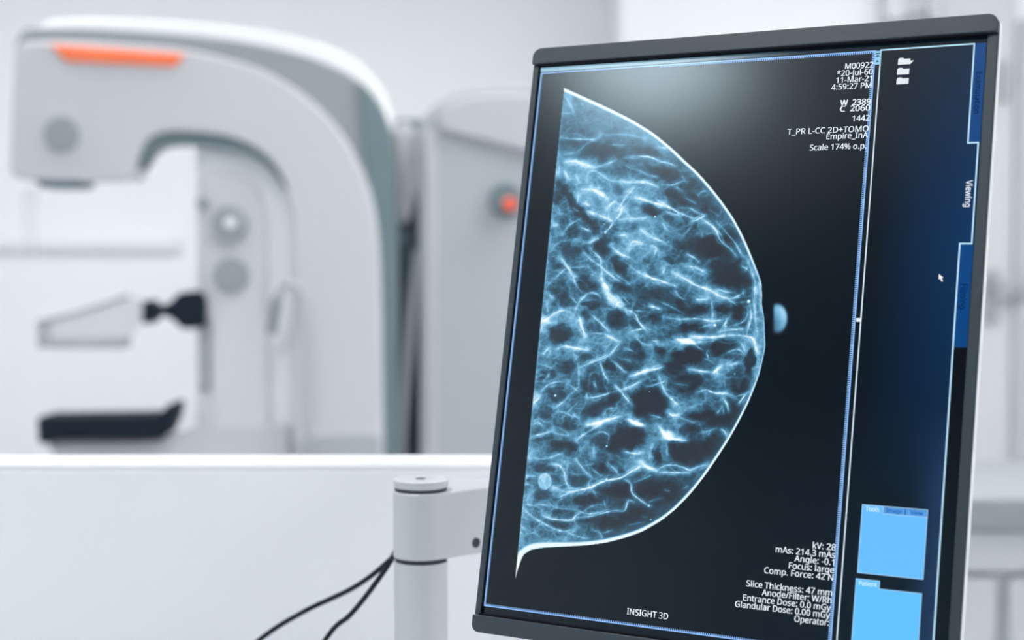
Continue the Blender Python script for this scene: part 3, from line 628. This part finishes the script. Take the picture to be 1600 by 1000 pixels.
    # nodule with a crisp rim
    d = np.hypot((PX-851.5)/10.6, (PY-752)/13.2)+.35*(fine*.25)
    nod = 1/(1+np.exp(np.minimum((d-1)*14, 50))); I = I*(1-nod)+nod*(.70+.3*(r3-.4)*.5+.12*np.exp(-((d-.9)/.12)**2))
    I = I+fine*.07*(.3+dens)
    # skin line
    tw = np.interp(PY, [137, 300, 420, 470, 560, 640, 800, 850, 880], [3.6, 2.9, 2.4, 1.5, 1.8, 2.2, 2.9, 4.2, 4.0])
    tb = np.interp(PY, [137, 200, 400, 450, 560, 620, 700, 840], [1.0, .98, .9, .55, .6, .85, .95, 1.05])
    foot = np.clip((900-PX)/60, 0, 1)*np.clip((PY-800)/40, 0, 1)
    tw = tw*.86+2.0*foot
    skin = tb*np.exp(-((sd-tw*.75)/tw)**2)
    I = np.maximum(I, skin)+.42*np.exp(-np.clip(sd, 0, 99)/8)*tb*(skin < .98)*.6
    # chest-wall edge glow
    I = I+.16*np.exp(-np.clip(cut, 0, 99)/2.2)
    a = np.clip(sd+.6, 0, 1)*np.clip(cut+1.0, 0, 1)
    I = np.clip(I, 0, 1.15)
    # marker disc to the right of the nipple
    mx, my = PX-1214, PY-497.5
    d = np.hypot(mx/16.5, my/23)
    m = 1/(1+np.exp(np.minimum((d-1)*12, 50)))*np.clip((PX-1205.5)/5, 0, 1)
    mk = m*(.5+.22*np.clip((my+14)/-20+.6, -.4, .6)+.02*mx)
    return I, a, mk, m

RAMP_X = [0, .1, .25, .4, .55, .7, .85, 1.0, 1.15]
RAMP = np.array([(53,53,60),(57,67,78),(64,98,120),(86,138,168),(116,174,208),(155,208,238),(196,234,251),(232,250,255),(250,255,255)])/255.
def mammogram_rgb(I):
    return np.stack([np.interp(I, RAMP_X, RAMP[:, k]) for k in range(3)], -1)
PALE = (.56, .80, 1.0); BLUE = lin(92, 160, 240)
mats = {}
def sm(name, rgb):
    if name not in mats: mats[name] = screen_mat(name, rgb)
    return mats[name]
def colour_mat(name):
    m = screen_mat(name, (0, 0, 0)); nt = m.node_tree
    at_ = nt.nodes.new('ShaderNodeAttribute'); at_.attribute_name = 'shade'
    nt.links.new(at_.outputs['Color'], nt.nodes['Principled BSDF'].inputs['Emission Color'])
    return m
def shade_mesh(name, verts, faces, rgb, m, z):
    me = bpy.data.meshes.new(name)
    v = np.empty((len(verts), 3)); v[:, 0] = (verts[:, 0]-CX)/1000; v[:, 1] = -z/1000; v[:, 2] = (verts[:, 1]-CZ)/1000
    me.vertices.add(len(v)); me.vertices.foreach_set('co', v.astype(np.float32).ravel())
    me.loops.add(faces.size); me.loops.foreach_set('vertex_index', faces.astype(np.int32).ravel())
    me.polygons.add(len(faces)); me.polygons.foreach_set('loop_start', np.arange(0, faces.size, 4, dtype=np.int32))
    me.update(calc_edges=True); me.validate()
    ca = me.color_attributes.new('shade', 'FLOAT_COLOR', 'POINT')
    ca.data.foreach_set('color', np.concatenate([rgb, np.ones((len(rgb), 1))], 1).astype(np.float32).ravel())
    o = bpy.data.objects.new(name, me); COL.objects.link(o); me.materials.append(m); o.parent = screen
    return o
def scr_array(px, py):
    a, b = (px-800)/FPX, (500-py)/FPX
    d = np.stack([a, CP+SP*b, -SP+CP*b], -1)
    o = np.array(O0-EYE); bk = np.array(BK)
    t = (o@bk)/(d@bk); P = d*t[..., None]-o
    return np.stack([P@np.array(R1)*1000, P@np.array(UP)*1000], -1)

# the scan itself
I, cover, mark, mark_cover = paint_mammogram()
yy, xx = np.mgrid[0:MH, 0:MW].astype(float)
pos = scr_array(xx+MX0, yy+MY0).reshape(-1, 2)
def tolin(c):
    return np.where(c <= .04045, c/12.92, ((np.maximum(c, .04045)+.055)/1.055)**2.4)
REFLECT = np.array((.016, .018, .020))
bg = np.array(SCR_BG)
def scan_mesh(name, inten, cov, m):
    e = np.maximum(tolin(mammogram_rgb(inten))-REFLECT, bg)
    e = e*cov[..., None]+bg*(1-cov[..., None])
    keep = cov > 0
    fk = keep[:-1, :-1] | keep[1:, :-1] | keep[:-1, 1:] | keep[1:, 1:]
    idx = np.arange(MW*MH).reshape(MH, MW)
    F = np.stack([idx[1:, :-1][fk], idx[1:, 1:][fk], idx[:-1, 1:][fk], idx[:-1, :-1][fk]], 1)
    used, inv = np.unique(F, return_inverse=True)
    return shade_mesh(name, pos[used], inv.reshape(F.shape), e.reshape(-1, 3)[used], m, .12)
cm = colour_mat('scan_glow')
scan_mesh('breast_scan', I, cover, cm)
scan_mesh('side_marker', mark, mark_cover, cm)

# dark navy side panel with its tabs
xd = scr(1344.5, 500)[0]+.3                     # divider line
vx1 = scr(1361, 170)[0]; zb = -401.9
x_out = scr(1522, 69)[0]; z_top_line = .3
tab = [scr(1522, 69), scr(1513, 223.5), scr(1528.5, 224.5), scr(1518.5, 380.5), scr(1501.5, 380.5), scr(1457, 1000)]
xa, xb, xc = (tab[0][0]+tab[1][0])/2, (tab[2][0]+tab[3][0])/2, (tab[4][0]+tab[5][0])/2
z1, z2 = tab[1][1], tab[3][1]
zend = -405.5
X_EDGE = 334.3
ztab3 = scr(1509, 543)[1]
gx, gz = np.linspace(xd, X_EDGE, 41), np.linspace(zend, 3.0, 161)
GX, GZ = np.meshgrid(gx, gz)
t = (GX-xd)/(xc-xd); v = -GZ/402
hump = np.clip(1-np.abs(v-.33)/.42, 0, 1)**.6
bl = np.clip(t-.08, 0, 1)**1.15*hump
low = np.clip((v-.6)/.15, 0, 1)*np.exp(-((1.0-t)/.22)**2)*.8
e = np.stack([.0005+.0002*bl+.010*low, .004+.026*bl+.035*low, .0085+.098*bl+.10*low], -1)
beyond = ((GX > xc) & (GZ < ztab3))
e[beyond] = (.0004, .002, .005)
above = GZ > 0
e[above] = (.0006, .006, .012)
idx = np.arange(gx.size*gz.size).reshape(gz.size, gx.size)
F = np.stack([idx[:-1, :-1].ravel(), idx[:-1, 1:].ravel(), idx[1:, 1:].ravel(), idx[1:, :-1].ravel()], 1)
shade_mesh('side_panel', np.stack([GX.ravel(), GZ.ravel()], 1), F, e.reshape(-1, 3), colour_mat('panel_glow'), .06)
flat('tab_fill', [rect(xa, X_EDGE, z1, 0.6)], .12, sm('tab_blue', (.0008, .055, .22)))
flat('tab_fill', [rect(xc, X_EDGE-.3, ztab3, z2)], .12, sm('tab_blue', (.0008, .055, .22)))
flat('tab_gap', [rect(xc, X_EDGE, zend, ztab3)], .11, sm('tab_black', (.0003, .0012, .0025)))
flat('panel_outline', strip([(xd, z_top_line), (xa, z_top_line), (xa, z1), (xb, z1), (xb, z2), (xc, z2), (xc, zend)], 1.0), .2, sm('outline_glow', lin(190, 232, 255)))
# scroll bar: arrows, line, handle
sb0, sb1 = scr(1367.5, 84)[0], scr(1380.5, 84)[0]
sbz0, sbz1 = scr(1372, 101)[1], scr(1373, 79.5)[1]
sbar = flat('scroll_bar', strip([(xd, sbz0), (xd, zend)], .9), .2, sm('line_white', lin(214, 232, 245)))
flat('scroll_buttons', [rect(sb0, xd+.5, sbz0, sbz1)], .22, sm('button_blue', lin(150, 205, 240)))
cxm = (sb0+xd)/2; hb = sbz1-sbz0
arrows = [[(cxm-1.5, sbz1-.16*hb), (cxm+1.5, sbz1-.16*hb), (cxm+1.5, sbz1-.24*hb), (cxm-1.5, sbz1-.24*hb)],
          [(cxm-1.6, sbz1-.44*hb), (cxm+1.6, sbz1-.44*hb), (cxm, sbz1-.26*hb)], [(cxm-1.2, sbz1-.82*hb), (cxm+1.2, sbz1-.82*hb), (cxm, sbz1-.66*hb)]]
flat('scroll_arrow', arrows, .3, sm('arrow_navy', (.006, .05, .09)))
hz = scr(1343, 500)[1]
flat('scroll_handle', [rect(vx1+.8, xd+.3, hz-1.2, hz+1.2)], .25, sm('handle_white', lin(240, 246, 255)))
# saw-toothed border round the picture area
vx0, vz1 = 0.4, 0.0
line = strip([(vx0, zb), (vx0, vz1), (vx1, vz1), (vx1, zb), (vx0, zb)], .85)
teeth = []
n_v = 290; n_h = 188
for k in range(n_v):
    z = zb+(vz1-zb)*(k+.5)/n_v; hh = .5*(vz1-zb)/n_v*.9
    teeth += [[(vx0+.4, z-hh*.5), (vx0+1.3, z-hh*.5), (vx0+1.3, z+hh*.5), (vx0+.4, z+hh*.5)], [(vx1-1.9, z-hh), (vx1-.4, z-hh*.4), (vx1-.4, z+hh*.9), (vx1-1.9, z+hh*.3)]]
for k in range(n_h):
    x = vx0+(vx1-vx0)*(k+.5)/n_h; hh = .5*(vx1-vx0)/n_h*.9
    teeth += [[(x-hh*.5, zb+.4), (x+hh*.5, zb+.4), (x+hh*.5, zb+1.5), (x-hh*.5, zb+1.5)]]
    if k > n_h*.38: teeth += [[(x-hh*.6, vz1-1.7), (x+hh*.6, vz1-1.7), (x+hh*.6, vz1-.3), (x-hh*.6, vz1-.3)]]
flat('viewport_border', line+teeth, .18, sm('border_glow', lin(142, 190, 250)))
tx = np.linspace(-.3, vx1, 40); k_ = np.clip(1-(tx+.3)/(vx1*.8), 0, 1)[:, None]
trow = np.array([[.002, .006, .012]])+k_*np.array([[.30, .52, .66]])
shade_mesh('title_bar', np.concatenate([np.stack([tx, tx*0+1.2], 1), np.stack([tx, tx*0+4.4], 1)]), np.stack([np.arange(39), np.arange(1, 40), np.arange(41, 80), np.arange(40, 79)], 1), np.concatenate([trow, trow]), colour_mat('title_glow'), .1)
# folders
def folder(px, py, opened=False):
    x, z = scr(px, py)
    w, h = 8.2, 3.9
    p = [[(x, z), (x+w, z), (x+w, z+h), (x+w*.48, z+h), (x+w*.4, z+h+.8), (x+w*.14, z+h+.8), (x, z+h)]]
    if opened: p.append([(x+w*.9, z), (x+w*1.02, z), (x+w*1.3, z+h*.62), (x+w*.95, z+h*.62)])
    return flat('folder_icon', p, .25, sm('folder_white', lin(228, 236, 238)))
folder(1403, 101.5, True)['label'] = 'open white folder icon'; folder(1401.5, 117); folder(1400.5, 132)
# mouse arrow
x, z = scr(1467.3, 428.3)
flat('mouse_pointer', [[(x+a, z+b) for a, b in ((0, 0), (.1, -3.6), (1.0, -2.9), (2.0, -5.0), (2.9, -4.6), (1.9, -2.5), (3.1, -2.5))]], .4, sm('pointer_white', (1, 1, 1)))
# tool boxes
def corner(px, py): return scr(px, py)
ax0, az1 = corner(1347.8, 788.5); ax1, _ = corner(1449.5, 797); _, az0 = corner(1340, 894.3)
tabz = az1-4.7
pan = sm('panel_sky_blue', lin(104, 190, 255)); edge = sm('panel_edge_blue', lin(158, 208, 250)); dk = sm('tab_mid_blue', lin(84, 156, 228))
t1 = ax0+(ax1-ax0)*.33; t2 = ax0+(ax1-ax0)*.665
flat('tool_box', [rect(ax0, ax1, az0, tabz), rect(ax0, t1, tabz, az1)], .15, pan)
flat('tool_box_tab', [rect(t1+.5, t2-.25, tabz+.3, az1-.5), rect(t2+.25, ax1-.4, tabz+.3, az1-.5)], .18, dk)
flat('tool_box_edge', strip([(t1, az1), (ax0, az1), (ax0, az0), (ax1, az0), (ax1, az1), (t1, az1), (t1, tabz), (ax1, tabz)], .55), .2, edge)
bx0, bz1 = corner(1338, 904.3); _, bz0 = 0, -401
bx1 = ax1-.2; btz = bz1-4.9; bt = bx0+(bx1-bx0)*.36
flat('patient_box', [rect(bx0, bx1, bz0, btz), rect(bx0, bt, btz, bz1)], .15, sm('panel_sky_blue_low', lin(98, 194, 255)))
flat('patient_box_edge', strip([(bx0, bz0), (bx0, bz1), (bt, bz1), (bt, btz), (bx1, btz), (bx1, bz0)], .55), .2, edge)

# ---- writing on the screen
pending = []
import os
def bundled_font(name):                         # typefaces that ship inside Blender itself
    try: return bpy.data.fonts.load(os.path.join(bpy.utils.system_resource('DATAFILES', path='fonts'), name))
    except Exception: return None
SANS = bundled_font('NotoSansHebrew-Regular.woff2')
def write(name, text, m, right=None, left=None, baseline=0, cap=4.0, width=None, bold=.012, rotate=False, z=.35):
    c = bpy.data.curves.new(name, 'FONT'); c.body = text; c.size = 1.0
    fnt = SANS
    if fnt: c.font = fnt
    c.offset = 0.0; c.resolution_u = 3; c.fill_mode = 'BOTH'
    o = bpy.data.objects.new(name+'_tmp', c); COL.objects.link(o)
    pending.append((name, o, m, right, left, baseline, cap, width, rotate, z, text, bold))
white = sm('text_white', lin(236, 246, 255))
def line_right(name, text, rpx, rpy, lpx, cap=4.0, bold=.012):
    xr, zr = scr(rpx, rpy)
    xl, _ = scr(lpx, rpy+(rpx-lpx)*(0.075 if rpy < 400 else -.115)*(1 if rpy < 400 else 1))
    write(name, text, white, right=xr, baseline=zr, cap=cap, width=xr-xl, bold=bold)
for args in [('M00922',1364.6,105.6,1320.7),('*20-Jul-60',1363.6,116.2,1307.5),('11-Mar-21',1362,126.9,1306.5),('4:59:27 PM',1361.5,137.6,1299),
             ('W  2389',1360.2,163.2,1313),('C  2060',1359.4,172.8,1312.7),('1442',1358.5,188.6,1332),('T_PR L-CC 2D+TOMO',1357,205.4,1230),('Empire_InA',1356,215.4,1291.3),('Scale 174% o.p.',1353.8,232.2,1265)]:
    line_right('header_text', *args, bold=.03 if args[0][1:3] == '  ' else .014)
for args in [('kV: 28',1305.7,860.3,1270),('mAs: 214.3 mAs',1304.8,872.2,1212.3),('Angle: -0.1',1303.3,883.6,1241.6),('Focus: large',1303,895.6,1232.8),('Comp. Force: 42 N',1301.6,907.3,1194.3),
             ('Slice Thickness: 47 mm',1300,931.4,1166.3),('Anode/Filter: W/Rh',1299,942.9,1190.6),('Entrance Dose: 0.0 mGy',1298,954.6,1161.3),('Glandular Dose: 0.00 mGy',1296.8,966.3,1148.6),('Operator:',1295,978,1241.3)]:
    line_right('exposure_text', *args)
xr, zr = scr(1043.7, 968); xl, _ = scr(979.7, 959.8)
write('system_text', 'INSIGHT 3D', white, right=xr, baseline=scr(1011, 963.8)[1], cap=4.2, width=xr-xl)
xv, zv = scr(1511.2, 282); _, zv2 = scr(1509, 323.5)
write('tab_text', 'Viewing', white, left=xv-.4, baseline=zv, cap=4.0, width=zv-zv2, bold=.02, rotate=True)
ink = sm('tab_ink', (.0006, .016, .07))
xv, zv = scr(1523, 113); _, zv2 = scr(1519, 178)
write('tab_text', 'Examination', ink, left=(xa+X_EDGE)/2-1.6, baseline=zv, cap=3.8, width=zv-zv2, bold=.02, rotate=True)
xv, zv = scr(1503, 444); _, zv2 = scr(1501, 483)
write('tab_text', 'Filming', ink, left=(xc+X_EDGE)/2-1.9, baseline=zv, cap=3.8, width=zv-zv2, bold=.02, rotate=True)
tw = ax1-ax0
write('box_text', 'Tools', sm('box_text_pale', lin(214, 244, 255)), right=ax0+tw*.265, baseline=tabz+.9, cap=2.9, width=tw*.21)
write('box_text', 'Image', sm('box_text_blue', lin(0, 76, 165)), right=ax0+tw*.61, baseline=tabz+1.1, cap=2.5, width=tw*.235)
write('box_text', 'View', sm('box_text_blue', lin(0, 76, 165)), right=ax0+tw*.935, baseline=tabz+1.1, cap=2.5, width=tw*.19)
write('box_text', 'Patient', sm('box_text_pale', lin(214, 244, 255)), right=bx0+tw*.325, baseline=btz+1.1, cap=2.8, width=tw*.275)
bpy.context.view_layer.update()
dg = bpy.context.evaluated_depsgraph_get()
pc_ = bpy.data.curves.new('probe', 'FONT'); pc_.body = 'H'
if SANS: pc_.font = SANS
po_ = bpy.data.objects.new('probe', pc_); COL.objects.link(po_); bpy.context.view_layer.update()
pm_ = bpy.data.meshes.new_from_object(po_.evaluated_get(bpy.context.evaluated_depsgraph_get()))
cap_probe = max(v_.co.y for v_ in pm_.vertices); print('cap', cap_probe)
bpy.data.objects.remove(po_); bpy.data.curves.remove(pc_); bpy.data.meshes.remove(pm_)
dg = bpy.context.evaluated_depsgraph_get()
for name, o, m, right, left, baseline, cap, width, rotate, z, text, bold in pending:
    me = bpy.data.meshes.new_from_object(o.evaluated_get(dg))
    me.name = name
    co = np.empty(len(me.vertices)*3, np.float32); me.vertices.foreach_get('co', co); co = co.reshape(-1, 3)
    x0, x1 = co[:, 0].min(), co[:, 0].max()
    k = cap/cap_probe
    u = (co[:, 0]-x0)*(width/(x1-x0)) if width else (co[:, 0]-x0)*k
    w = co[:, 1]*k
    out = np.empty_like(co); out[:, 1] = -z/1000
    if rotate:
        out[:, 0] = (left+w-CX)/1000; out[:, 2] = (baseline-u-CZ)/1000
    else:
        out[:, 0] = (right-u.max()+u-CX)/1000; out[:, 2] = (baseline+w-CZ)/1000
    me.vertices.foreach_set('co', out.ravel())
    src = bmesh.new(); src.from_mesh(me)                       # heavier strokes: the outline repeated a hair to each side
    g0 = list(src.verts)+list(src.edges)+list(src.faces)
    for sx, sz in ((bold*6, 0), (-bold*6, 0), (0, bold*5)):
        cp = bmesh.ops.duplicate(src, geom=g0)
        bmesh.ops.translate(src, verts=[e_ for e_ in cp['geom'] if isinstance(e_, bmesh.types.BMVert)], vec=(sx/1000, -.00001, sz/1000))
    src.to_mesh(me); src.free()
    me.materials.clear(); me.materials.append(m); me.update()
    t_o = bpy.data.objects.new(name, me); COL.objects.link(t_o); t_o.parent = screen
    cu = o.data; bpy.data.objects.remove(o); bpy.data.curves.remove(cu)

# ---------------------------------------------------------------- two black cables leaving the pole
def cable(label, px, y0, y1, tail, head):
    n = len(px)
    pts = [at3(a, b, y0+(y1-y0)*i/(n-1)) for i, (a, b) in enumerate(px)]
    pts = [Vector(head)]+pts+[Vector(t) for t in tail]
    o = link('cable', *tube(pts, .0022, sides=16, step=.006), M['cable'])
    return tag(o, label, 'cable', 'black cables from the monitor pole')
cable('upper black cable, running at the shallower slope down from the pole', [(611,873),(556,916),(474,956),(404,1001)], 1.29, 1.335, [(-.29, 1.345, .80), (-.34, 1.345, .737), (-.5, 1.34, .737)], (pc.x-R*.4, AY+R*1.9, z_hub0+.012))
cable('lower black cable, dropping more steeply from the pole beside the shallower one', [(611,876),(579,922),(547,961),(510,997)], 1.262, 1.28, [(-.20, 1.29, .80), (-.26, 1.27, .737), (-.4, 1.24, .737)], (pc.x-R*1.0, AY+R*.95, z_hub0+.0))
